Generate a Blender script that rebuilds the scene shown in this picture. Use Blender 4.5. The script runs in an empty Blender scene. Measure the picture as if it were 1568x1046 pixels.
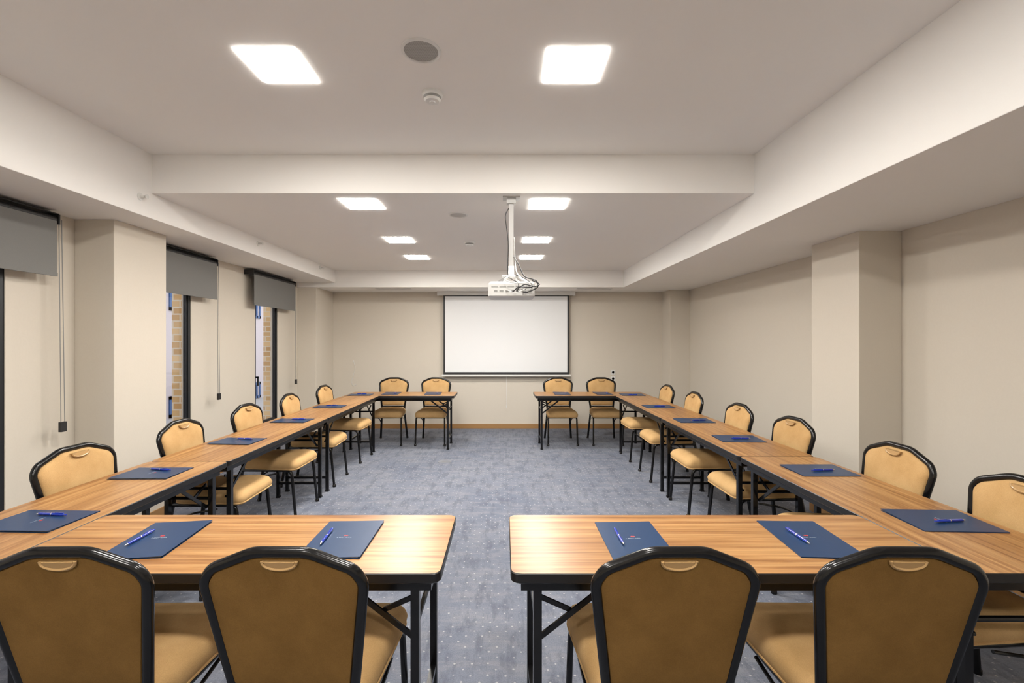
import bpy, bmesh, math, random
from mathutils import Vector, Matrix
random.seed(3)
scene = bpy.context.scene
COL = scene.collection

# ------------------------------------------------------------------ materials
def new_mat(name):
    m = bpy.data.materials.new(name); m.use_nodes = True
    nt = m.node_tree
    b = nt.nodes.get("Principled BSDF")
    return m, nt, b
def simple(name, col, rough=0.5, metal=0.0, spec=None, emit=None, es=0.0, coat=0.0):
    m, nt, b = new_mat(name)
    b.inputs["Base Color"].default_value = (*col, 1)
    b.inputs["Roughness"].default_value = rough
    b.inputs["Metallic"].default_value = metal
    if spec is not None: b.inputs["Specular IOR Level"].default_value = spec
    if emit:
        b.inputs["Emission Color"].default_value = (*emit, 1)
        b.inputs["Emission Strength"].default_value = es
    if coat: b.inputs["Coat Weight"].default_value = coat
    return m
def mapping(nt, scale=(1,1,1), coord="Object"):
    tc = nt.nodes.new("ShaderNodeTexCoord")
    mp = nt.nodes.new("ShaderNodeMapping")
    mp.inputs["Scale"].default_value = scale
    nt.links.new(tc.outputs[coord], mp.inputs["Vector"])
    return mp.outputs["Vector"]
def ramp(nt, fac, stops):
    r = nt.nodes.new("ShaderNodeValToRGB")
    el = r.color_ramp.elements
    while len(el) < len(stops): el.new(0.5)
    for e, (p, c) in zip(el, stops):
        e.position = p; e.color = (*c, 1) if len(c) == 3 else c
    nt.links.new(fac, r.inputs["Fac"])
    return r.outputs["Color"]
def mix(nt, a, b, fac, blend="MIX"):
    n = nt.nodes.new("ShaderNodeMix"); n.data_type = "RGBA"; n.blend_type = blend
    def s(sock, v):
        if hasattr(v, "is_linked") or hasattr(v, "links"): nt.links.new(v, sock)
        elif isinstance(v, (int, float)): sock.default_value = v
        else: sock.default_value = (*v, 1)
    s(n.inputs[0], fac); s(n.inputs[6], a); s(n.inputs[7], b)
    return n.outputs[2]
def noise(nt, vec, scale, detail=4, rough=0.5, dist=0.0):
    n = nt.nodes.new("ShaderNodeTexNoise")
    n.inputs["Scale"].default_value = scale; n.inputs["Detail"].default_value = detail
    n.inputs["Roughness"].default_value = rough; n.inputs["Distortion"].default_value = dist
    nt.links.new(vec, n.inputs["Vector"])
    return n.outputs["Fac"]
def bump(nt, b, h, strength, dist=0.01):
    n = nt.nodes.new("ShaderNodeBump")
    n.inputs["Strength"].default_value = strength; n.inputs["Distance"].default_value = dist
    nt.links.new(h, n.inputs["Height"]); nt.links.new(n.outputs["Normal"], b.inputs["Normal"])

def wallpaper(name, c1, c2):
    m, nt, b = new_mat(name)
    v = mapping(nt)
    n1 = noise(nt, v, 90, 5, 0.6)
    n2 = noise(nt, mapping(nt, (1, 1, 0.15)), 160, 3)
    c = mix(nt, c1, c2, n1)
    nt.links.new(c, b.inputs["Base Color"])
    b.inputs["Roughness"].default_value = 0.75
    bump(nt, b, n2, 0.12, 0.002)
    return m
M_wall = wallpaper("wallpaper_beige", (0.665, 0.612, 0.53), (0.625, 0.572, 0.49))
M_ceil, nt, b = new_mat("ceiling_paint")
n1 = noise(nt, mapping(nt), 3, 4)
nt.links.new(mix(nt, (0.87, 0.855, 0.83), (0.855, 0.84, 0.815), n1), b.inputs["Base Color"])
b.inputs["Roughness"].default_value = 0.85
bump(nt, b, noise(nt, mapping(nt), 150, 3), 0.06, 0.002)

# carpet
M_carpet, nt, b = new_mat("carpet_blue_grey")
v = mapping(nt)
big = noise(nt, v, 1.3, 6, 0.65, 0.4)
st1 = noise(nt, mapping(nt, (2.4, 9.0, 1)), 1.3, 7, 0.74)
st2 = noise(nt, mapping(nt, (9.0, 2.8, 1)), 1.3, 7, 0.74)
base = ramp(nt, big, [(0.38, (0.142, 0.160, 0.208)), (0.62, (0.182, 0.198, 0.242))])
a1 = ramp(nt, st1, [(0.47, (0, 0, 0)), (0.60, (1, 1, 1))])
a2 = ramp(nt, st2, [(0.49, (0, 0, 0)), (0.60, (1, 1, 1))])
c = mix(nt, base, (0.245, 0.248, 0.272), mix(nt, (0,0,0), a1, 0.5))
c = mix(nt, c, (0.084, 0.094, 0.130), mix(nt, (0,0,0), a2, 0.52))
fine = noise(nt, v, 170, 3, 0.7)
c = mix(nt, c, ramp(nt, fine, [(0.3, (0.55, 0.55, 0.55)), (0.7, (1.4, 1.4, 1.4))]), 0.4, "MULTIPLY")
vo = nt.nodes.new("ShaderNodeTexVoronoi"); vo.inputs["Scale"].default_value = 18.0
vo.inputs["Randomness"].default_value = 0.12
rot = nt.nodes.new("ShaderNodeMapping"); rot.inputs["Rotation"].default_value = (0, 0, math.radians(45))
nt.links.new(v, rot.inputs["Vector"]); nt.links.new(rot.outputs[0], vo.inputs["Vector"])
dots = ramp(nt, vo.outputs["Distance"], [(0.07, (1, 1, 1)), (0.12, (0, 0, 0))])
c = mix(nt, c, (0.43, 0.43, 0.44), mix(nt, (0,0,0), dots, 0.75))
nt.links.new(c, b.inputs["Base Color"])
b.inputs["Roughness"].default_value = 0.95
b.inputs["Specular IOR Level"].default_value = 0.2
bump(nt, b, fine, 0.5, 0.004)

# laminate wood
M_wood, nt, b = new_mat("laminate_wood")
v1 = mapping(nt, (0.9, 26.0, 1.0)); 
n1 = noise(nt, v1, 1.3, 5, 0.6, 0.3)
n2 = noise(nt, mapping(nt, (2.0, 90.0, 1.0)), 1.5, 4, 0.6)
n3 = noise(nt, mapping(nt, (0.5, 6.0, 1.0)), 1.5, 3, 0.5, 0.6)
c = ramp(nt, n1, [(0.30, (0.19, 0.082, 0.026)), (0.44, (0.32, 0.155, 0.055)), (0.56, (0.41, 0.226, 0.088)), (0.72, (0.465, 0.280, 0.122))])
c = mix(nt, c, ramp(nt, n2, [(0.35, (0.66, 0.59, 0.53)), (0.6, (1.1, 1.1, 1.1))]), 0.6, "MULTIPLY")
c = mix(nt, c, ramp(nt, n3, [(0.35, (0.80, 0.74, 0.69)), (0.65, (1.12, 1.12, 1.12))]), 0.6, "MULTIPLY")
nt.links.new(c, b.inputs["Base Color"])
b.inputs["Roughness"].default_value = 0.33
bump(nt, b, n2, 0.05, 0.001)

M_black = simple("black_edge_band", (0.007, 0.0065, 0.007), 0.4)
M_metal = simple("black_powder_coat", (0.004, 0.004, 0.0045), 0.2, 0.0, 0.45)
# fabrics
def fabric(name, c1, c2, sheen=0.4):
    m, nt, b = new_mat(name)
    v = mapping(nt)
    n1 = noise(nt, v, 7, 5, 0.6)
    n2 = noise(nt, v, 350, 2, 0.6)
    c = mix(nt, c1, c2, ramp(nt, n1, [(0.35, (0, 0, 0)), (0.65, (1, 1, 1))]))
    c = mix(nt, c, ramp(nt, n2, [(0.3, (0.75, 0.75, 0.75)), (0.7, (1.15, 1.15, 1.15))]), 0.4, "MULTIPLY")
    nt.links.new(c, b.inputs["Base Color"])
    b.inputs["Roughness"].default_value = 0.9
    b.inputs["Specular IOR Level"].default_value = 0.15
    b.inputs["Sheen Weight"].default_value = sheen
    b.inputs["Sheen Tint"].default_value = (1, 0.8, 0.5, 1)
    bump(nt, b, n2, 0.25, 0.002)
    return m
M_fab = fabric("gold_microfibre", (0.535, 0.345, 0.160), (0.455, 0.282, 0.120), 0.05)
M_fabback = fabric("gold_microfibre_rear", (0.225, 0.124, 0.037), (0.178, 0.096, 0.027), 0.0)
M_grip = simple("gold_grip_plastic", (0.42, 0.26, 0.11), 0.3)
M_folder, nt, b = new_mat("folder_blue_card")
n1 = noise(nt, mapping(nt), 40, 3)
nt.links.new(mix(nt, (0.005, 0.030, 0.090), (0.007, 0.036, 0.104), n1), b.inputs["Base Color"])
b.inputs["Roughness"].default_value = 0.36
M_paper = simple("paper_white", (0.8, 0.8, 0.78), 0.7)
M_logo_r = simple("logo_red", (0.45, 0.04, 0.035), 0.5)
M_logo_w = simple("logo_white", (0.28, 0.34, 0.42), 0.5)
M_pen = simple("pen_blue", (0.008, 0.035, 0.38), 0.2, coat=0.5)
M_pen2 = simple("pen_silver", (0.7, 0.7, 0.72), 0.25, 0.9)
M_base = simple("baseboard_wood", (0.36, 0.20, 0.08), 0.45)
M_white = simple("white_plastic", (0.74, 0.74, 0.72), 0.4)
M_proj = simple("projector_shell", (0.60, 0.60, 0.59), 0.45)
M_pole = simple("mount_pole_paint", (0.50, 0.50, 0.49), 0.4)
M_grey = simple("grey_plastic", (0.26, 0.26, 0.25), 0.5)
M_lid = simple("floor_box_lid", (0.17, 0.18, 0.21), 0.6)
M_dark = simple("dark_plastic", (0.02, 0.02, 0.022), 0.5)
M_screen = simple("screen_fabric", (0.80, 0.815, 0.83), 0.8)
M_chrome = simple("brushed_steel", (0.75, 0.75, 0.75), 0.3, 0.9)
M_panel = simple("led_diffuser", (0.9, 0.9, 0.9), 0.5, emit=(1.0, 0.955, 0.885), es=85.0)
M_frame = simple("window_frame_dark", (0.014, 0.016, 0.020), 0.4)
M_blind, nt, b = new_mat("blind_fabric_grey")
n1 = noise(nt, mapping(nt, (1, 1, 1)), 300, 2)
nt.links.new(mix(nt, (0.17, 0.168, 0.162), (0.21, 0.208, 0.20), n1), b.inputs["Base Color"]); b.inputs["Roughness"].default_value = 0.9
M_grille, nt, b = new_mat("speaker_grille")
vo = nt.nodes.new("ShaderNodeTexVoronoi"); vo.inputs["Scale"].default_value = 220
vo.inputs["Randomness"].default_value = 0.0
nt.links.new(mapping(nt), vo.inputs["Vector"])
nt.links.new(ramp(nt, vo.outputs["Distance"], [(0.3, (0.14, 0.14, 0.135)), (0.45, (0.5, 0.49, 0.47))]), b.inputs["Base Color"])
# glass
M_glass = bpy.data.materials.new("window_glass"); M_glass.use_nodes = True
nt = M_glass.node_tree; nt.nodes.clear()
o = nt.nodes.new("ShaderNodeOutputMaterial"); mx = nt.nodes.new("ShaderNodeMixShader")
tr = nt.nodes.new("ShaderNodeBsdfTransparent"); gl = nt.nodes.new("ShaderNodeBsdfGlossy"); gl.inputs["Roughness"].default_value = 0.02
mx.inputs[0].default_value = 0.05
nt.links.new(tr.outputs[0], mx.inputs[1]); nt.links.new(gl.outputs[0], mx.inputs[2]); nt.links.new(mx.outputs[0], o.inputs[0])
# brick
M_brick, nt, b = new_mat("exterior_brick")
br = nt.nodes.new("ShaderNodeTexBrick")
tc = nt.nodes.new("ShaderNodeTexCoord"); sx = nt.nodes.new("ShaderNodeSeparateXYZ"); cb = nt.nodes.new("ShaderNodeCombineXYZ")
ad = nt.nodes.new("ShaderNodeMath"); ad.operation = "ADD"
nt.links.new(tc.outputs["Object"], sx.inputs[0]); nt.links.new(sx.outputs[0], ad.inputs[0]); nt.links.new(sx.outputs[1], ad.inputs[1])
nt.links.new(ad.outputs[0], cb.inputs[0]); nt.links.new(sx.outputs[2], cb.inputs[1])
nt.links.new(cb.outputs[0], br.inputs["Vector"])
br.inputs["Scale"].default_value = 1.0; br.inputs["Brick Width"].default_value = 0.16; br.inputs["Row Height"].default_value = 0.075
br.inputs["Mortar Size"].default_value = 0.008
br.inputs["Color1"].default_value = (0.52, 0.31, 0.13, 1); br.inputs["Color2"].default_value = (0.78, 0.57, 0.31, 1); br.inputs["Mortar"].default_value = (0.70, 0.62, 0.50, 1)
nt.links.new(br.outputs["Color"], b.inputs["Base Color"]); b.inputs["Roughness"].default_value = 0.9
M_facade = simple("facade_plaster", (0.50, 0.45, 0.47), 0.9)
M_blue = simple("shutter_blue", (0.03, 0.09, 0.24), 0.6)
M_pave = simple("pavement", (0.35, 0.35, 0.36), 0.9)

# ------------------------------------------------------------------ mesh helpers
def finish(bm, name, mats, smooth_angle=None, loc=(0,0,0), rotz=0.0, link=True, bevel=0):
    me = bpy.data.meshes.new(name)
    bmesh.ops.recalc_face_normals(bm, faces=bm.faces[:])
    bm.to_mesh(me); bm.free()
    for m in mats: me.materials.append(m)
    if smooth_angle is not None:
        for p in me.polygons: p.use_smooth = True
        try: me.set_sharp_from_angle(angle=math.radians(smooth_angle))
        except Exception: pass
    if not link: return me
    return place(me, name, loc, rotz, bevel)
def place(me, name, loc=(0,0,0), rotz=0.0, bevel=0):
    ob = bpy.data.objects.new(name, me); COL.objects.link(ob)
    ob.location = loc; ob.rotation_euler = (0, 0, rotz)
    if bevel:
        md = ob.modifiers.new("bevel", "BEVEL"); md.width = bevel; md.segments = 2; md.limit_method = "ANGLE"
    return ob
def box(bm, x0, x1, y0, y1, z0, z1, mi=0, mat=None):
    vs = [bm.verts.new(p) for p in ((x0,y0,z0),(x1,y0,z0),(x1,y1,z0),(x0,y1,z0),(x0,y0,z1),(x1,y0,z1),(x1,y1,z1),(x0,y1,z1))]
    if mat is not None:
        for v in vs: v.co = mat @ v.co
    for q in ((0,3,2,1),(4,5,6,7),(0,1,5,4),(1,2,6,5),(2,3,7,6),(3,0,4,7)):
        f = bm.faces.new([vs[i] for i in q]); f.material_index = mi
def round_path(pts, rad, seg=5):
    pts = [Vector(p) for p in pts]; out = [pts[0]]
    for i in range(1, len(pts)-1):
        p, a, c = pts[i], pts[i-1], pts[i+1]
        r = rad[i] if isinstance(rad, (list, tuple)) else rad
        r = min(r, (a-p).length*0.48, (c-p).length*0.48)
        s = p + (a-p).normalized()*r; e = p + (c-p).normalized()*r
        for k in range(seg+1):
            t = k/seg
            out.append(s*(1-t)**2 + p*2*t*(1-t) + e*t*t)
    out.append(pts[-1]); return out
def tube(bm, pts, r, mi=0, seg=10, cap=True, square=False, rx=None):
    pts = [Vector(p) for p in pts]
    t0 = (pts[1]-pts[0]).normalized()
    up = Vector((0,0,1)) if abs(t0.z) < 0.9 else Vector((0,1,0))
    n = (up - t0*up.dot(t0)).normalized()
    rings = []
    for i, p in enumerate(pts):
        if i == 0: t = t0
        elif i == len(pts)-1: t = (pts[i]-pts[i-1]).normalized()
        else: t = ((pts[i+1]-pts[i]).normalized() + (pts[i]-pts[i-1]).normalized()).normalized()
        n = (n - t*n.dot(t)).normalized(); bnm = t.cross(n)
        ring = []
        if square:
            for sx_, sy_ in ((1,1),(-1,1),(-1,-1),(1,-1)):
                ring.append(bm.verts.new(p + n*r*sx_ + bnm*(rx or r)*sy_))
        else:
            for k in range(seg):
                a = 2*math.pi*k/seg
                ring.append(bm.verts.new(p + n*math.cos(a)*r + bnm*math.sin(a)*(rx or r)))
        rings.append(ring)
    m = len(rings[0])
    for a, bq in zip(rings[:-1], rings[1:]):
        for k in range(m):
            f = bm.faces.new((a[k], a[(k+1)%m], bq[(k+1)%m], bq[k])); f.material_index = mi
    if cap:
        f = bm.faces.new(rings[0][::-1]); f.material_index = mi
        f = bm.faces.new(rings[-1]); f.material_index = mi
def lathe(bm, prof, center=(0,0,0), mi=0, seg=32, axis="Z"):
    rings = []
    c = Vector(center)
    for (r, h) in prof:
        ring = []
        for k in range(seg):
            a = 2*math.pi*k/seg
            if axis == "Z": p = Vector((r*math.cos(a), r*math.sin(a), h))
            elif axis == "Y": p = Vector((r*math.cos(a), h, r*math.sin(a)))
            else: p = Vector((h, r*math.cos(a), r*math.sin(a)))
            ring.append(bm.verts.new(c+p))
        rings.append(ring)
    mis = mi if isinstance(mi, list) else [mi]*(len(prof)+1)
    for i, (a, bq) in enumerate(zip(rings[:-1], rings[1:])):
        for k in range(seg):
            f = bm.faces.new((a[k], a[(k+1)%seg], bq[(k+1)%seg], bq[k])); f.material_index = mis[i]
    f = bm.faces.new(rings[0][::-1]); f.material_index = mis[0]
    f = bm.faces.new(rings[-1]); f.material_index = mis[-1]
def rrect(w0, w1, y0, y1, r, seg=6):
    """rounded trapezoid outline: half width w0 at y0, w1 at y1"""
    corners = [(-w0, y0), (w0, y0), (w1, y1), (-w1, y1)]
    out = []
    for i in range(4):
        p = Vector(corners[i]); a = Vector(corners[i-1]); c = Vector(corners[(i+1)%4])
        s = p + (a-p).normalized()*r; e = p + (c-p).normalized()*r
        for k in range(seg+1):
            t = k/seg; out.append(s*(1-t)**2 + p*2*t*(1-t) + e*t*t)
    return out

# ------------------------------------------------------------------ room shell
XL, XR, YB, YF = -3.24, 3.06, -2.2, 7.86
SL, SR = -2.64, 1.874           # inner planes of the side soffits
ZF, ZR = 2.90, 2.61             # front / rear ceiling
ZSL, ZSR = 2.42, 2.35           # soffit undersides
YS, YFS = 3.41, 7.12            # ceiling step, far soffit front
TOP = 3.1
bm = bmesh.new(); box(bm, XL-0.1, XR+0.2, YB-0.2, YF+0.2, -0.12, 0, 0); finish(bm, "floor", [M_carpet])
bm = bmesh.new()
box(bm, SL, SR, YB, YS, ZF, TOP); box(bm, SL, SR, YS, YFS, ZR, TOP)
finish(bm, "ceiling", [M_ceil])
bm = bmesh.new(); box(bm, XL, SL, YB, YFS, ZSL, TOP); finish(bm, "ceiling_soffit_left", [M_ceil], bevel=0.003)
bm = bmesh.new(); box(bm, SR, XR, YB, YF, ZSR, TOP); finish(bm, "ceiling_soffit_right", [M_ceil], bevel=0.003)
bm = bmesh.new(); box(bm, XL, SR, YFS, YF, ZSR, TOP); finish(bm, "ceiling_soffit_back", [M_ceil], bevel=0.003)
bm = bmesh.new(); box(bm, XL-0.1, XR+0.2, YF, YF+0.2, 0, TOP); finish(bm, "wall_back", [M_wall])
bm = bmesh.new(); box(bm, XL-0.1, XR+0.2, YB-0.2, YB, 0, TOP); finish(bm, "wall_front", [M_wall])
bm = bmesh.new(); box(bm, XR, XR+0.2, YB, YF, 0, TOP); finish(bm, "wall_right", [M_wall])
# left wall with window openings
WT = 0.10; SILL, HEAD = 0.38, 2.30
wins = [(0.55, 1.18), (2.36, 2.956), (4.10, 4.71), (5.92, 6.51)]
bm = bmesh.new()
y = YB
for a, c in wins:
    box(bm, XL-WT, XL, y, a, 0, TOP)
    box(bm, XL-WT, XL, a, c, 0, SILL); box(bm, XL-WT, XL, a, c, HEAD, TOP)
    y = c
box(bm, XL-WT, XL, y, YF, 0, TOP)
bmesh.ops.remove_doubles(bm, verts=bm.verts[:], dist=1e-5)
finish(bm, "wall_left", [M_wall])
for i, (a, c) in enumerate(wins):
    bm = bmesh.new(); xo, xi = XL-0.06, XL-0.008; fw = 0.032
    box(bm, xo, xi, a, a+fw, SILL, HEAD); box(bm, xo, xi, c-fw, c, SILL, HEAD)
    box(bm, xo, xi, a+fw, c-fw, SILL, SILL+fw); box(bm, xo, xi, a+fw, c-fw, HEAD-fw, HEAD)
    # sash
    s = 0.020
    box(bm, xo+0.015, xi-0.01, a+fw, a+fw+s, SILL+fw, HEAD-fw); box(bm, xo+0.015, xi-0.01, c-fw-s, c-fw, SILL+fw, HEAD-fw)
    box(bm, xo+0.015, xi-0.01, a+fw+s, c-fw-s, SILL+fw, SILL+fw+s); box(bm, xo+0.015, xi-0.01, a+fw+s, c-fw-s, HEAD-fw-s, HEAD-fw)
    # handle
    box(bm, xi-0.01, xi+0.03, a+fw+0.003, a+fw+s-0.003, 1.02, 1.04); box(bm, xi+0.015, xi+0.03, a+fw+0.003, a+fw+s-0.003, 0.92, 1.04)
    box(bm, xo+0.025, xo+0.031, a+fw+s, c-fw-s, SILL+fw+s, HEAD-fw-s, 1)
    finish(bm, "window_%d" % (i+1), [M_frame, M_glass])
def column(name, x0, x1, y0, y1, z1):
    bm = bmesh.new(); box(bm, x0, x1, y0, y1, 0, z1); finish(bm, name, [M_wall], bevel=0.004)
column("wall_column", XL, -2.94, 3.43, 3.96, ZSL)
column("wall_column", XL, -2.95, 7.14, YF, ZSR)
column("wall_column", 2.73, XR, 3.50, 4.04, ZSR)
column("wall_column", 2.73, XR, 7.49, YF, ZSR)
bm = bmesh.new(); box(bm, -2.95, 2.73, YF-0.012, YF, 0, 0.08); finish(bm, "baseboard_back", [M_base], bevel=0.002)
bm = bmesh.new()
for a, c in ((YB, 3.50), (4.04, 7.49)): box(bm, XR-0.012, XR, a, c, 0, 0.08)
box(bm, 2.718, 2.73, 3.488, 4.052, 0, 0.08); box(bm, 2.73, XR, 3.488, 3.5, 0, 0.08); box(bm, 2.73, XR, 4.04, 4.052, 0, 0.08)
box(bm, 2.718, 2.73, 7.478, YF-0.012, 0, 0.08); box(bm, 2.73, XR-0.012, 7.478, 7.49, 0, 0.08)
finish(bm, "baseboard_right", [M_base])
bm = bmesh.new()
for a, c in ((YB, 3.43), (3.96, 7.14)): box(bm, XL, XL+0.012, a, c, 0, 0.08)
box(bm, -2.94, -2.928, 3.418, 3.972, 0, 0.08); box(bm, XL, -2.94, 3.418, 3.43, 0, 0.08); box(bm, XL, -2.94, 3.96, 3.972, 0, 0.08)
box(bm, -2.95, -2.938, 7.128, YF-0.012, 0, 0.08); box(bm, XL+0.012, -2.95, 7.128, 7.14, 0, 0.08)
finish(bm, "baseboard_left", [M_base])

# ------------------------------------------------------------------ roller blinds
for (a, c) in ((0.27, 1.42), (2.06, 3.20), (3.985, 4.97), (5.67, 6.82)):
    bm = bmesh.new(); X = -3.15
    tube(bm, [(X, a+0.012, 2.352), (X, c-0.012, 2.352)], 0.024, 1, 16)
    for yy in (a, c-0.012):
        box(bm, X-0.03, X+0.03, yy, yy+0.012, 2.322, 2.39, 1)
        box(bm, XL, X-0.03, yy, yy+0.012, 2.34, 2.39, 1)
    box(bm, XL, X+0.02, a, c, 2.39, 2.398, 1)
    box(bm, X+0.0235, X+0.026, a+0.02, c-0.02, 1.975, 2.342, 0)
    box(bm, X+0.019, X+0.0315, a+0.02, c-0.02, 1.955, 1.978, 0)
    # bead chain loop with weight
    for dy in (0.0, 0.028):
        tube(bm, [(X+0.015, c+0.005+dy*0.7, 2.36), (X+0.015, c+0.02+dy, 0.90)], 0.0028, 3, 6)
    box(bm, X+0.004, X+0.026, c+0.012, c+0.052, 0.86, 0.93, 1)
    finish(bm, "roller_blind", [M_blind, M_dark, M_white, M_grey], 35)

# ------------------------------------------------------------------ ceiling fittings
def led(x, y, z, s=0.285):
    bm = bmesh.new(); h = s/2
    # slim surface-mounted fitting: recessed white tray, glowing diffuser lens below
    box(bm, x-h+0.002, x+h-0.002, y-h+0.002, y+h-0.002, z-0.002, z, 1)
    box(bm, x-h, x+h, y-h, y+h, z-0.0036, z-0.002, 0)
    finish(bm, "ceiling_led_panel", [M_panel, M_white])
for x in (-1.145, 0.355):
    led(x, 2.315, ZF); led(x, 0.75, ZF); led(x, -0.9, ZF)
    led(x, 3.68, ZR); led(x, 4.975, ZR); led(x, 6.0, ZR)
def speaker(x, y, z, r):
    bm = bmesh.new()
    lathe(bm, [(r, 0), (r, -0.006), (r-0.012, -0.009), (r-0.014, -0.004), (0.001, -0.004)], (x, y, z), [0, 0, 0, 1, 1, 1], 48)
    finish(bm, "ceiling_speaker", [M_white, M_grille], 30)
speaker(-0.40, 2.19, ZF, 0.095); speaker(-0.40, 3.98, ZR, 0.085)
def smoke(x, y, z):
    bm = bmesh.new()
    lathe(bm, [(0.058, 0), (0.058, -0.014), (0.053, -0.018), (0.050, -0.022), (0.048, -0.036), (0.038, -0.046), (0.016, -0.048), (0.014, -0.052), (0.001, -0.052)], (x, y, z), [0,0,0,1,0,0,0,0,0,0], 32)
    finish(bm, "smoke_detector", [M_white, M_grey], 35)
smoke(-0.405, 2.57, ZF); smoke(-0.385, 5.06, ZR)
for yy, zz in ((3.30, 2.55), (4.88, 2.55), (6.53, 2.56)):
    bm = bmesh.new()
    lathe(bm, [(0.028, 0), (0.026, 0.006), (0.011, 0.008), (0.011, 0.035), (0.005, 0.037), (0.005, 0.05), (0.017, 0.05), (0.017, 0.053), (0.001, 0.053)], (SL, yy, zz), 0, 16, "X")
    finish(bm, "sprinkler_head", [M_white], 35)
for a, c in ((-2.05, -1.50), (1.18, 1.72)):
    bm = bmesh.new()
    box(bm, a-0.012, c+0.012, 7.27, 7.282, ZSR-0.006, ZSR, 0); box(bm, a-0.012, c+0.012, 7.348, 7.36, ZSR-0.006, ZSR, 0)
    box(bm, a-0.012, a, 7.282, 7.348, ZSR-0.006, ZSR, 0); box(bm, c, c+0.012, 7.282, 7.348, ZSR-0.006, ZSR, 0)
    box(bm, a, c, 7.282, 7.348, ZSR-0.002, ZSR, 1); box(bm, a, c, 7.312, 7.318, ZSR-0.006, ZSR, 0)
    finish(bm, "air_vent", [M_white, M_dark])

# ------------------------------------------------------------------ projection screen
bm = bmesh.new()
ys = YF-0.10
box(bm, -1.12, 1.19, ys-0.045, ys+0.045, 2.285, ZSR-0.002, 2)
box(bm, -1.135, -1.12, ys-0.05, ys+0.05, 2.28, ZSR, 2); box(bm, 1.19, 1.205, ys-0.05, ys+0.05, 2.28, ZSR, 2)
box(bm, -1.035, 1.11, ys, ys+0.002, 0.94, 2.29, 1)
box(bm, -1.003, 1.078, ys-0.003, ys-0.0005, 0.98, 2.27, 0)
box(bm, -1.06, 1.135, ys-0.012, ys+0.014, 0.905, 0.94, 2)
tube(bm, [(0.04, ys, 0.91), (0.042, ys, 0.40)], 0.003, 2, 6)
tube(bm, [(0.042, ys, 0.405), (0.042, ys, 0.37)], 0.008, 2, 8)
finish(bm, "projection_screen", [M_screen, M_dark, M_white])

# ------------------------------------------------------------------ projector on a ceiling mount
bm = bmesh.new()
px, py = 0.055, 3.52
box(bm, px-0.065, px+0.065, py-0.05, py+0.05, ZR-0.008, ZR, 4)
box(bm, px-0.035, px+0.035, py-0.03, py+0.03, ZR-0.05, ZR-0.008, 4)
tube(bm, [(px, py, ZR-0.05), (px, py, 2.02)], 0.018, 4, square=True)
tube(bm, [(px, py, 2.08), (px, py, 2.0)], 0.022, 2, square=True)
box(bm, px-0.07, px+0.07, py-0.05, py+0.05, 1.995, 2.005, 2)
for sx_ in (-1, 1):
    for sy_ in (-1, 1):
        tube(bm, [(px+sx_*0.03, py+sy_*0.03, 2.0), (px+sx_*0.12, py+sy_*0.09, 1.94)], 0.006, 2, square=True)
box(bm, px-0.045, px-0.035, py-0.02, py+0.02, 1.93, 2.0, 2); box(bm, px+0.035, px+0.045, py-0.02, py+0.02, 1.93, 2.0, 2)
# body
bx0, bx1, by0, by1 = px-0.175, px+0.175, py-0.125, py+0.135
def shell(outs, mi):
    rings = [[bm.verts.new((p.x+px, p.y+py, z)) for p in o] for o, z in outs]
    n = len(rings[0])
    for a, c in zip(rings[:-1], rings[1:]):
        for k in range(n):
            bm.faces.new((a[k], a[(k+1)%n], c[(k+1)%n], c[k])).material_index = mi
    bm.faces.new(rings[0][::-1]).material_index = mi; bm.faces.new(rings[-1]).material_index = mi
shell([(rrect(0.165, 0.165, -0.115, 0.125, 0.03), 1.832), (rrect(0.175, 0.175, -0.125, 0.135, 0.03), 1.842), (rrect(0.175, 0.175, -0.125, 0.135, 0.03), 1.930), (rrect(0.160, 0.160, -0.110, 0.120, 0.03), 1.950)], 0)
for k, (dx, w, h) in enumerate(((-0.13, 0.025, 0.016), (-0.09, 0.03, 0.016), (-0.045, 0.03, 0.016), (0.0, 0.02, 0.012), (0.035, 0.02, 0.02), (0.075, 0.035, 0.022))):
    box(bm, px+dx, px+dx+w, by0-0.002, by0+0.002, 1.868, 1.868+h, 3 if k < 3 else 1)
for k in range(5):
    box(bm, px-0.15+0.06*k, px-0.10+0.06*k, by0-0.0015, by0+0.002, 1.905, 1.911, 3)
lathe(bm, [(0.045, 0), (0.045, 0.03), (0.038, 0.032), (0.036, 0.02), (0.001, 0.015)], (px-0.09, by1-0.004, 1.892), [0,0,1,1,1,1], 24, "Y")
# cables
def cable(pts, r, mi):
    P = [Vector(p) for p in pts]; out = []
    P = [P[0]] + P + [P[-1]]
    for i in range(1, len(P)-2):
        for k in range(8):
            t = k/8; a, b_, c_, d = P[i-1], P[i], P[i+1], P[i+2]
            out.append(0.5*((2*b_) + (c_-a)*t + (2*a-5*b_+4*c_-d)*t*t + (3*b_-a-3*c_+d)*t**3))
    out.append(P[-1]); tube(bm, out, r, mi, 6)
cable([(px-0.02, py-0.028, 2.52), (px-0.045, py-0.04, 2.46), (px-0.035, py-0.03, 2.36), (px-0.024, py-0.03, 2.25), (px-0.026, py-0.03, 2.02), (px+0.0, py-0.10, 1.97), (px+0.05, by0-0.03, 1.93), (px+0.045, by0, 1.878)], 0.0035, 1)
cable([(px+0.02, py-0.028, 2.15), (px+0.06, py-0.04, 2.08), (px+0.10, py-0.09, 1.99), (px+0.18, by0-0.03, 1.95), (px+0.19, by0-0.03, 1.90), (px+0.10, by0-0.03, 1.86), (px+0.09, by0, 1.88)], 0.0045, 1)
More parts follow.
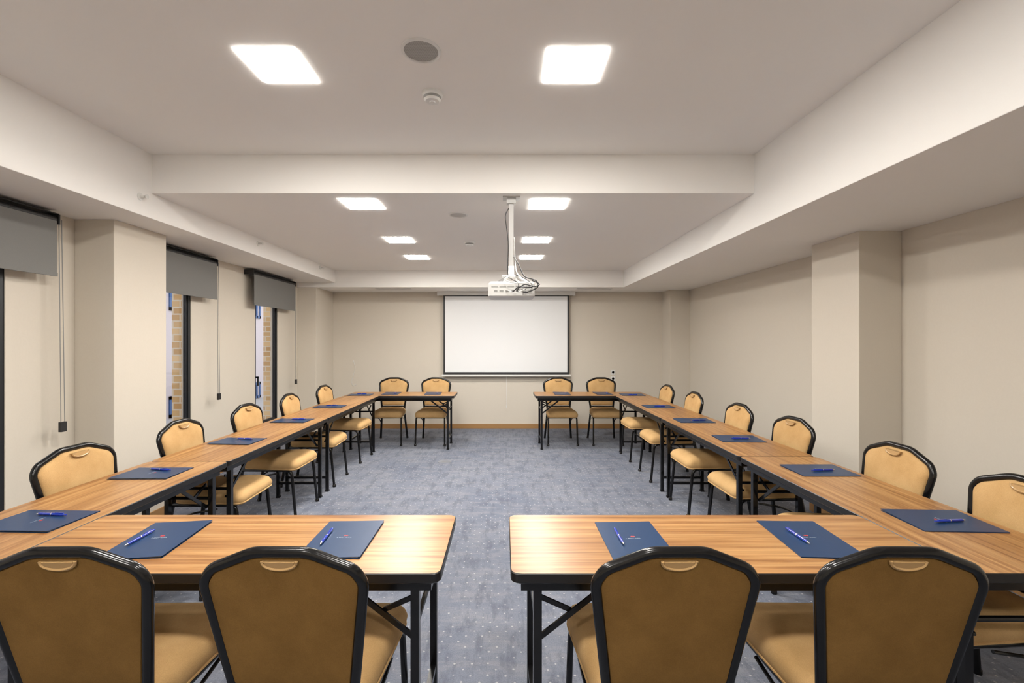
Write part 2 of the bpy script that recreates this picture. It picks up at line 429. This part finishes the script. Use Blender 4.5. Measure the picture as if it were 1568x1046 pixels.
cable([(px+0.022, py-0.028, 2.3), (px+0.03, py-0.04, 2.1), (px+0.05, py-0.1, 2.0), (px+0.13, by0-0.04, 1.92), (px+0.04, by0-0.05, 1.86), (px-0.03, by0-0.02, 1.88), (px-0.03, by0, 1.876)], 0.004, 0)
cable([(px+0.03, py-0.05, 2.01), (px+0.12, py-0.12, 1.96), (px+0.15, by0-0.05, 1.90), (px+0.06, by0-0.06, 1.90), (px+0.01, by0, 1.873)], 0.004, 1)
cable([(px-0.01, py-0.05, 2.0), (px-0.05, by0-0.02, 1.96), (px+0.02, by0-0.05, 1.93), (px+0.15, by0-0.03, 1.93), (px+0.13, by0-0.02, 1.88), (px+0.045, by0, 1.88)], 0.004, 0)
cable([(px+0.06, by0-0.01, 1.90), (px+0.10, by0-0.05, 1.92), (px+0.17, by0-0.05, 1.905), (px+0.205, by0-0.03, 1.925), (px+0.15, by0-0.01, 1.955)], 0.0045, 1)
finish(bm, "ceiling_projector", [M_proj, M_dark, M_chrome, M_grey, M_pole], 35)

# ------------------------------------------------------------------ folding tables
def table_mesh(L, D=0.5):
    bm = bmesh.new(); h = L/2; d = D/2
    def ring(inset, z, r=0.035):
        return [bm.verts.new((p.x, p.y, z)) for p in rrect(h-inset, h-inset, -d+inset, d-inset, r)]
    rings = [ring(0.004, 0.716), ring(0, 0.720), ring(0, 0.747), ring(0.0025, 0.75)]
    n = len(rings[0])
    for a, c in zip(rings[:-1], rings[1:]):
        for k in range(n): bm.faces.new((a[k], a[(k+1)%n], c[(k+1)%n], c[k])).material_index = 1
    bm.faces.new(rings[0][::-1]).material_index = 1
    bm.faces.new(rings[-1]).material_index = 0
    i = 0.035
    for sy_ in (-1, 1):
        y0 = sy_*(d-i); box(bm, -h+i, h-i, min(y0, y0-sy_*0.022), max(y0, y0-sy_*0.022), 0.676, 0.716, 2)
    for sx_ in (-1, 1):
        x0 = sx_*(h-i); box(bm, min(x0, x0-sx_*0.022), max(x0, x0-sx_*0.022), -d+i+0.022, d-i-0.022, 0.676, 0.716, 2)
    for sx_ in (-1, 1):
        xl = sx_*(h-0.09)
        for sy_ in (-1, 1):
            yl = sy_*(d-0.05)
            tube(bm, [(xl, yl, 0.70), (xl, yl, 0.012)], 0.014, 2, square=True)
            box(bm, xl-0.018, xl+0.018, yl-0.018, yl+0.018, 0, 0.014, 2)
            yb = yl - sy_*0.024
            # main folding brace and short link
            tube(bm, [(xl-sx_*0.012, yb, 0.50), (xl-sx_*0.26, yb, 0.692)], 0.009, 2, square=True, rx=0.004)
            tube(bm, [(xl, yb-sy_*0.01, 0.635), (xl-sx_*0.115, yb-sy_*0.01, 0.585)], 0.008, 2, square=True, rx=0.004)
            tube(bm, [(xl, yl-sy_*0.03, 0.50), (xl, yl+sy_*0.003, 0.50)], 0.008, 2, 8)
        tube(bm, [(xl, -d+0.06, 0.55), (xl, d-0.06, 0.55)], 0.010, 2, 8)
        tube(bm, [(xl, -d+0.06, 0.14), (xl, d-0.06, 0.14)], 0.011, 2, square=True)
        tube(bm, [(xl-sx_*0.26, -d+0.07, 0.69), (xl-sx_*0.26, d-0.07, 0.69)], 0.008, 2, 8)
        tube(bm, [(xl, -d+0.06, 0.67), (xl, d-0.06, 0.67)], 0.012, 2, 8)
    return finish(bm, "folding_table", [M_wood, M_black, M_metal], None, link=False)
def table(x0, x1, y0, y1):
    if x1-x0 > y1-y0: L = x1-x0; rz = 0
    else: L = y1-y0; rz = math.pi/2
    place(table_mesh(L-0.002), "folding_table", ((x0+x1)/2, (y0+y1)/2, 0), rz)
table(-1.72, -0.205, 1.47, 1.97)
table(0.02, 1.53, 1.47, 1.97)
for x0, x1, s1 in ((-2.222, -1.722, 2.85), (1.532, 2.032, 2.97)):
    table(x0, x1, 1.47, s1); table(x0, x1, s1, 4.47); table(x0, x1, 4.47, 6.27)
table(-2.22, -0.69, 6.27, 6.77)
table(0.43, 2.03, 6.27, 6.77)

# ------------------------------------------------------------------ banquet chairs (face +Y)
def chair_mesh():
    bm = bmesh.new()
    def yb(z): return -0.205 - max(0, z-0.45)*0.17
    # --- back + rear legs: one bent tube
    half = [(0.205, -0.275, 0.0), (0.168, -0.20, 0.46), (0.221, yb(0.841), 0.841), (0.196, yb(0.880), 0.880), (0.075, yb(0.929), 0.929)]
    full = half + [(-x, y, z) for x, y, z in half[::-1]]
    path = round_path(full, [0, 0.06, 0.020, 0.020, 0.022, 0.022, 0.020, 0.020, 0.06, 0], 5)
    # the tube is a little heavier around the back
    tube(bm, path, 0.0145, 0, 12, rx=0.0155)
    tube(bm, [(-0.172, yb(0.50), 0.50), (0.172, yb(0.50), 0.50)], 0.010, 0, 8)
    # --- back panel
    out = [(0.165, 0.515), (0.210, 0.837), (0.187, 0.872), (0.073, 0.918), (-0.073, 0.918), (-0.187, 0.872), (-0.210, 0.837), (-0.165, 0.515)]
    dense = []
    m = len(out)
    for i in range(m):
        p = Vector(out[i]); a = Vector(out[i-1]); c = Vector(out[(i+1)%m]); r = 0.015
        s = p + (a-p).normalized()*r; e = p + (c-p).normalized()*r
        for k in range(4):
            t = k/3; dense.append(s*(1-t)**2 + p*2*t*(1-t) + e*t*t)
        nx = c + (p-c).normalized()*r
        for k in range(1, 5):
            dense.append(e.lerp(nx, k/5))
    cen = Vector((0, 0.70))
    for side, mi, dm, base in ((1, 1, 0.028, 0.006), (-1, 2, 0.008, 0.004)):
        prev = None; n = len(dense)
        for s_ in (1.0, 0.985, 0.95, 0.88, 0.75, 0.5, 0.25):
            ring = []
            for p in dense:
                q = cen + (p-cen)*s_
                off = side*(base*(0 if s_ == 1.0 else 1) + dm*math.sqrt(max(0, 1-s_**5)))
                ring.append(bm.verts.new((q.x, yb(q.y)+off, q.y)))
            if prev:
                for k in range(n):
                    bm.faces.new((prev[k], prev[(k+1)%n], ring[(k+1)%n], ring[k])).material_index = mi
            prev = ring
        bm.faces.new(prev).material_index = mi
    # --- hand grip insert (both faces), half-moon shape
    for side in (1, -1):
        w, hh = 0.047, 0.024
        zt = 0.909
        prof = [( -w, zt)] + [(w*math.cos(math.pi-math.pi*k/12), zt - hh*math.sin(math.pi*k/12)**0.8) for k in range(1, 12)] + [(w, zt)]
        yo = 0.034 if side > 0 else 0.013
        ring0 = [bm.verts.new((x, yb(z)+side*yo*0.6, z)) for x, z in prof]
        ring1 = [bm.verts.new((x*0.88, yb(z)+side*(yo+0.003), zt-0.002+(z-zt)*0.85)) for x, z in prof]
        nn = len(prof)
        for k in range(nn):
            bm.faces.new((ring0[k], ring0[(k+1)%nn], ring1[(k+1)%nn], ring1[k])).material_index = 3
        bm.faces.new(ring1).material_index = 3
        P = [Vector((x, yb(z)+side*(yo+0.001), z)) for x, z in prof]
        tube(bm, P, 0.0045, 3, 6)
    # --- seat frame
    for sx_ in (-1, 1):
        p = round_path([(sx_*0.180, -0.205, 0.40), (sx_*0.205, 0.230, 0.405), (sx_*0.212, 0.270, 0.0)], [0, 0.05, 0], 5)
        tube(bm, p, 0.0125, 0, 10)
        tube(bm, [(sx_*0.180, -0.20, 0.40), (sx_*0.172, -0.212, 0.47)], 0.011, 0, 8)
        # side brace
        tube(bm, round_path([(sx_*0.190, -0.235, 0.25), (sx_*0.192, -0.10, 0.34), (sx_*0.197, 0.10, 0.375)], [0, 0.1, 0], 6), 0.007, 0, 8)
        for (xx, yy) in ((0.205, -0.275), (0.212, 0.270)):
            lathe(bm, [(0.017, 0.0), (0.017, 0.022), (0.013, 0.026)], (sx_*xx, yy, 0), 0, 10)
    tube(bm, [(-0.2, 0.20, 0.395), (0.2, 0.20, 0.395)], 0.010, 0, 8)
    tube(bm, [(-0.18, -0.19, 0.395), (0.18, -0.19, 0.395)], 0.010, 0, 8)
    # --- seat cushion
    levels = [(0.045, 0.400), (0.012, 0.402), (0.0, 0.418), (-0.006, 0.442), (0.0, 0.468), (0.012, 0.486), (0.035, 0.497), (0.08, 0.504), (0.14, 0.507)]
    rings = []
    for ins, z in levels:
        o = rrect(0.192-ins, 0.222-ins, -0.195+ins, 0.275-ins, max(0.03, 0.06-ins*0.2), 6)
        ring = []
        for p in o:
            zz = z
            if z > 0.45: zz -= 0.010*max(0, (p.y-0.14)/0.13)**2     # waterfall front
            ring.append(bm.verts.new((p.x, p.y, zz)))
        rings.append(ring)
    n = len(rings[0])
    for i_, (a, c) in enumerate(zip(rings[:-1], rings[1:])):
        for k in range(n):
            bm.faces.new((a[k], a[(k+1)%n], c[(k+1)%n], c[k])).material_index = 1
    bm.faces.new(rings[0][::-1]).material_index = 0
    bm.faces.new(rings[-1]).material_index = 1
    # piping
    o = rrect(0.192, 0.222, -0.195, 0.275, 0.06, 6)
    P = [Vector((p.x, p.y, 0.416)) for p in o]; P.append(P[0])
    tube(bm, P, 0.005, 1, 6, cap=False)
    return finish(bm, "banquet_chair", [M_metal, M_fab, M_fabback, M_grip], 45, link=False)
CH = chair_mesh()
def chair(x, y, rz): place(CH, "banquet_chair", (x, y, 0), math.radians(rz))
# near row (backs towards the viewer)
for x, r in ((-1.206, 1), (-0.600, -1), (0.466, 1), (1.093, -1)): chair(x, 1.52, r)
# far row
for x, r in ((-1.70, 2), (-1.06, -1), (0.84, 1), (1.50, -1)): chair(x, 6.80, 180+r)
# left side, facing +X
for y, r in ((2.44, -2), (3.25, 1), (4.07, -1), (4.90, 2), (5.82, -2)): chair(-2.03, y, -90+r)
# right side, facing -X
for x, y, r in ((1.87, 1.85, 1), (1.87, 2.49, -2), (1.865, 3.36, 1), (1.845, 4.10, 0), (1.835, 5.05, -1), (1.835, 5.88, 1)): chair(x, y, 90+r)

# ------------------------------------------------------------------ folders and pens
def folder_mesh():
    bm = bmesh.new(); w, h = 0.112, 0.16
    box(bm, -w, w, -h, h, 0, 0.0012, 0)
    box(bm, -w+0.006, w-0.01, -h+0.008, h-0.008, 0.0012, 0.0028, 1)
    # cover, hinged on the left, slightly open on the right
    t = 0.0012
    vs = []
    for i in range(7):
        x = -w + 2*w*i/6; z = 0.003 + 0.0035*(i/6)**2
        if i == 0: z = 0.0026
        vs.append([bm.verts.new((x, -h, z)), bm.verts.new((x, h, z)), bm.verts.new((x, h, z+t)), bm.verts.new((x, -h, z+t))])
    for a, c in zip(vs[:-1], vs[1:]):
        for k in range(4): bm.faces.new((a[k], a[(k+1)%4], c[(k+1)%4], c[k])).material_index = 0
    bm.faces.new(vs[0]).material_index = 0; bm.faces.new(vs[-1][::-1]).material_index = 0
    box(bm, -w-0.0006, -w+0.0006, -h, h, 0, 0.0038, 0)
    # printed logo: small red device and a row of pale letters
    def zl(x): return 0.003 + 0.0035*((x+w)/(2*w))**2 + t + 0.0002
    for k, (dx, s) in enumerate(((0.0, 0.004), (0.007, 0.004))):
        M = Matrix.Translation((0.0+dx, 0.018, zl(dx))) @ Matrix.Rotation(math.radians(45), 4, "Z")
        box(bm, -s, s, -s, s, 0, 0.0003, 2, M)
    for k in range(7):
        x = -0.026 + k*0.0085
        box(bm, x, x+0.0018, -0.002, 0.005, zl(x), zl(x)+0.0003, 3)
        box(bm, x, x+0.0055, -0.002 + (0.0055 if k % 2 else 0), -0.0005 + (0.0055 if k % 2 else 0), zl(x), zl(x)+0.0003, 3)
        if k % 3: box(bm, x+0.0040, x+0.0058, -0.002, 0.005, zl(x), zl(x)+0.0003, 3)
    return finish(bm, "document_folder", [M_folder, M_paper, M_logo_r, M_logo_w], None, link=False)
def pen_mesh():
    bm = bmesh.new()
    lathe(bm, [(0.0006, -0.072), (0.001, -0.069), (0.0042, -0.058), (0.0052, -0.05), (0.0054, 0.0), (0.0058, 0.002), (0.0055, 0.004), (0.0052, 0.055), (0.004, 0.060), (0.003, 0.061), (0.003, 0.071), (0.001, 0.072)], (0, 0, 0.0058), [1,1,0,0,1,1,0,0,0,0,0,0,0], 14, "Y")
    box(bm, -0.0016, 0.0016, 0.018, 0.057, 0.0118, 0.0130, 0); box(bm, -0.0016, 0.0016, 0.053, 0.057, 0.010, 0.0130, 0)
    return finish(bm, "ballpoint_pen", [M_pen, M_pen2], 40, link=False)
FM, PM = folder_mesh(), pen_mesh()
TZ = 0.7502
def setting(x, y, rz, poff=(-0.055, 0.0), prot=0):
    a = math.radians(rz)
    place(FM, "document_folder", (x, y, TZ), a)
    px_, py_ = poff
    zz = 0.003+0.0035*((px_+0.112)/0.224)**2+0.0014
    place(PM, "ballpoint_pen", (x+px_*math.cos(a)-py_*math.sin(a), y+px_*math.sin(a)+py_*math.cos(a), TZ+zz), a+math.radians(prot))
setting(-1.31, 1.725, 5, (-0.065, 0.0), -5)
setting(-0.61, 1.73, 0, (-0.065, 0.0), 3)
setting(0.487, 1.72, 0, (-0.05, 0.01), 0)
setting(1.154, 1.73, -4, (-0.035, 0.005), 4)
for k, (y, x) in enumerate(((1.90, -1.945), (2.585, -2.0), (3.417, -2.0), (4.30, -2.0), (5.23, -2.0), )):
    setting(x, y, -90+random.uniform(-4, 4), (-0.05, random.uniform(-0.03, 0.03)), random.uniform(-12, 12))
for k, (y, x) in enumerate(((1.90, 1.825), (2.64, 1.825), (3.50, 1.80), (4.30, 1.79), (5.23, 1.77))):
    setting(x, y, 90+random.uniform(-4, 4), (-0.02, random.uniform(-0.05, 0.0)), random.uniform(-12, 12))
setting(-2.02, 6.40, -88); setting(1.80, 6.40, 88)
for x in (-1.62, -1.02, 0.83, 1.42): setting(x, 6.56, 180+random.uniform(-4, 4))

# ------------------------------------------------------------------ small fittings
bm = bmesh.new()
lathe(bm, [(0.085, 0.0), (0.085, 0.003), (0.076, 0.004), (0.074, 0.003), (0.001, 0.003)], (-0.74, 5.68, 0), [0,0,1,0,0,0], 32)
box(bm, -0.77, -0.71, 5.672, 5.688, 0.003, 0.005, 1)
finish(bm, "floor_outlet", [M_lid, M_grey], 30)
def socket(x, z):
    bm = bmesh.new()
    box(bm, x-0.04, x+0.04, YF-0.010, YF, z-0.04, z+0.04, 0)
    lathe(bm, [(0.026, 0), (0.026, -0.002), (0.022, -0.002), (0.021, 0.002), (0.001, 0.002)], (x, YF-0.010, z), [1,0,0,1,1,1], 20, "Y")
    finish(bm, "wall_socket", [M_white, M_grey], bevel=0.002)
socket(1.88, 0.97); socket(1.88, 0.86)
bm = bmesh.new()
cable([(-2.60, YF-0.004, 1.16), (-2.57, YF-0.01, 1.05), (-2.60, YF-0.01, 0.92), (-2.63, YF-0.012, 0.80), (-2.60, YF-0.012, 0.74), (-2.55, YF-0.01, 0.76)], 0.0035, 0)
lathe(bm, [(0.012, 0), (0.012, -0.006), (0.001, -0.008)], (-2.60, YF, 1.16), 0, 12, "Y")
finish(bm, "wall_cable", [M_white], 40)

# ------------------------------------------------------------------ exterior
bm = bmesh.new(); box(bm, -14, XL-WT-0.01, -6, 16, -0.25, -0.12); finish(bm, "exterior_ground", [M_pave])
bm = bmesh.new()
for y0 in (1.30, 3.20, 5.00, 6.90):
    box(bm, XL-WT-0.31, XL-WT-0.002, y0, y0+0.40, -0.12, 3.6)
finish(bm, "exterior_brick_pier", [M_brick])
bm = bmesh.new(); box(bm, -7.3, -7.0, -2, 15, -0.12, 4.0, 0)
for k in range(13):
    y0 = 0.5 + k*1.0
    for (z0, z1) in ((-0.1, 0.35), (2.15, 2.7)):
        for j in range(4):       # blue lattice railings
            box(bm, -7.0, -6.97, y0+0.16*j, y0+0.16*j+0.06, z0, z1, 1)
        box(bm, -7.0, -6.97, y0, y0+0.55, z0, z0+0.07, 1); box(bm, -7.0, -6.97, y0, y0+0.55, z1-0.07, z1, 1)
finish(bm, "exterior_facade", [M_facade, M_blue])

w = bpy.data.worlds.new("World"); scene.world = w; w.use_nodes = True
bg = w.node_tree.nodes["Background"]
bg.inputs[0].default_value = (0.94, 0.96, 1.0, 1); bg.inputs[1].default_value = 1.5

# ------------------------------------------------------------------ camera
cam = bpy.data.cameras.new("camera"); cam.lens = 16.0; cam.sensor_width = 36.0; cam.shift_x = 0.0077; cam.shift_y = 0.0
cam.clip_start = 0.02
co = bpy.data.objects.new("camera", cam); COL.objects.link(co)
co.location = (0, 0, 1.5); co.rotation_euler = (math.radians(90), 0, 0)
scene.camera = co
scene.view_settings.view_transform = "Standard"
scene.view_settings.look = "None"
scene.view_settings.exposure = 0.47
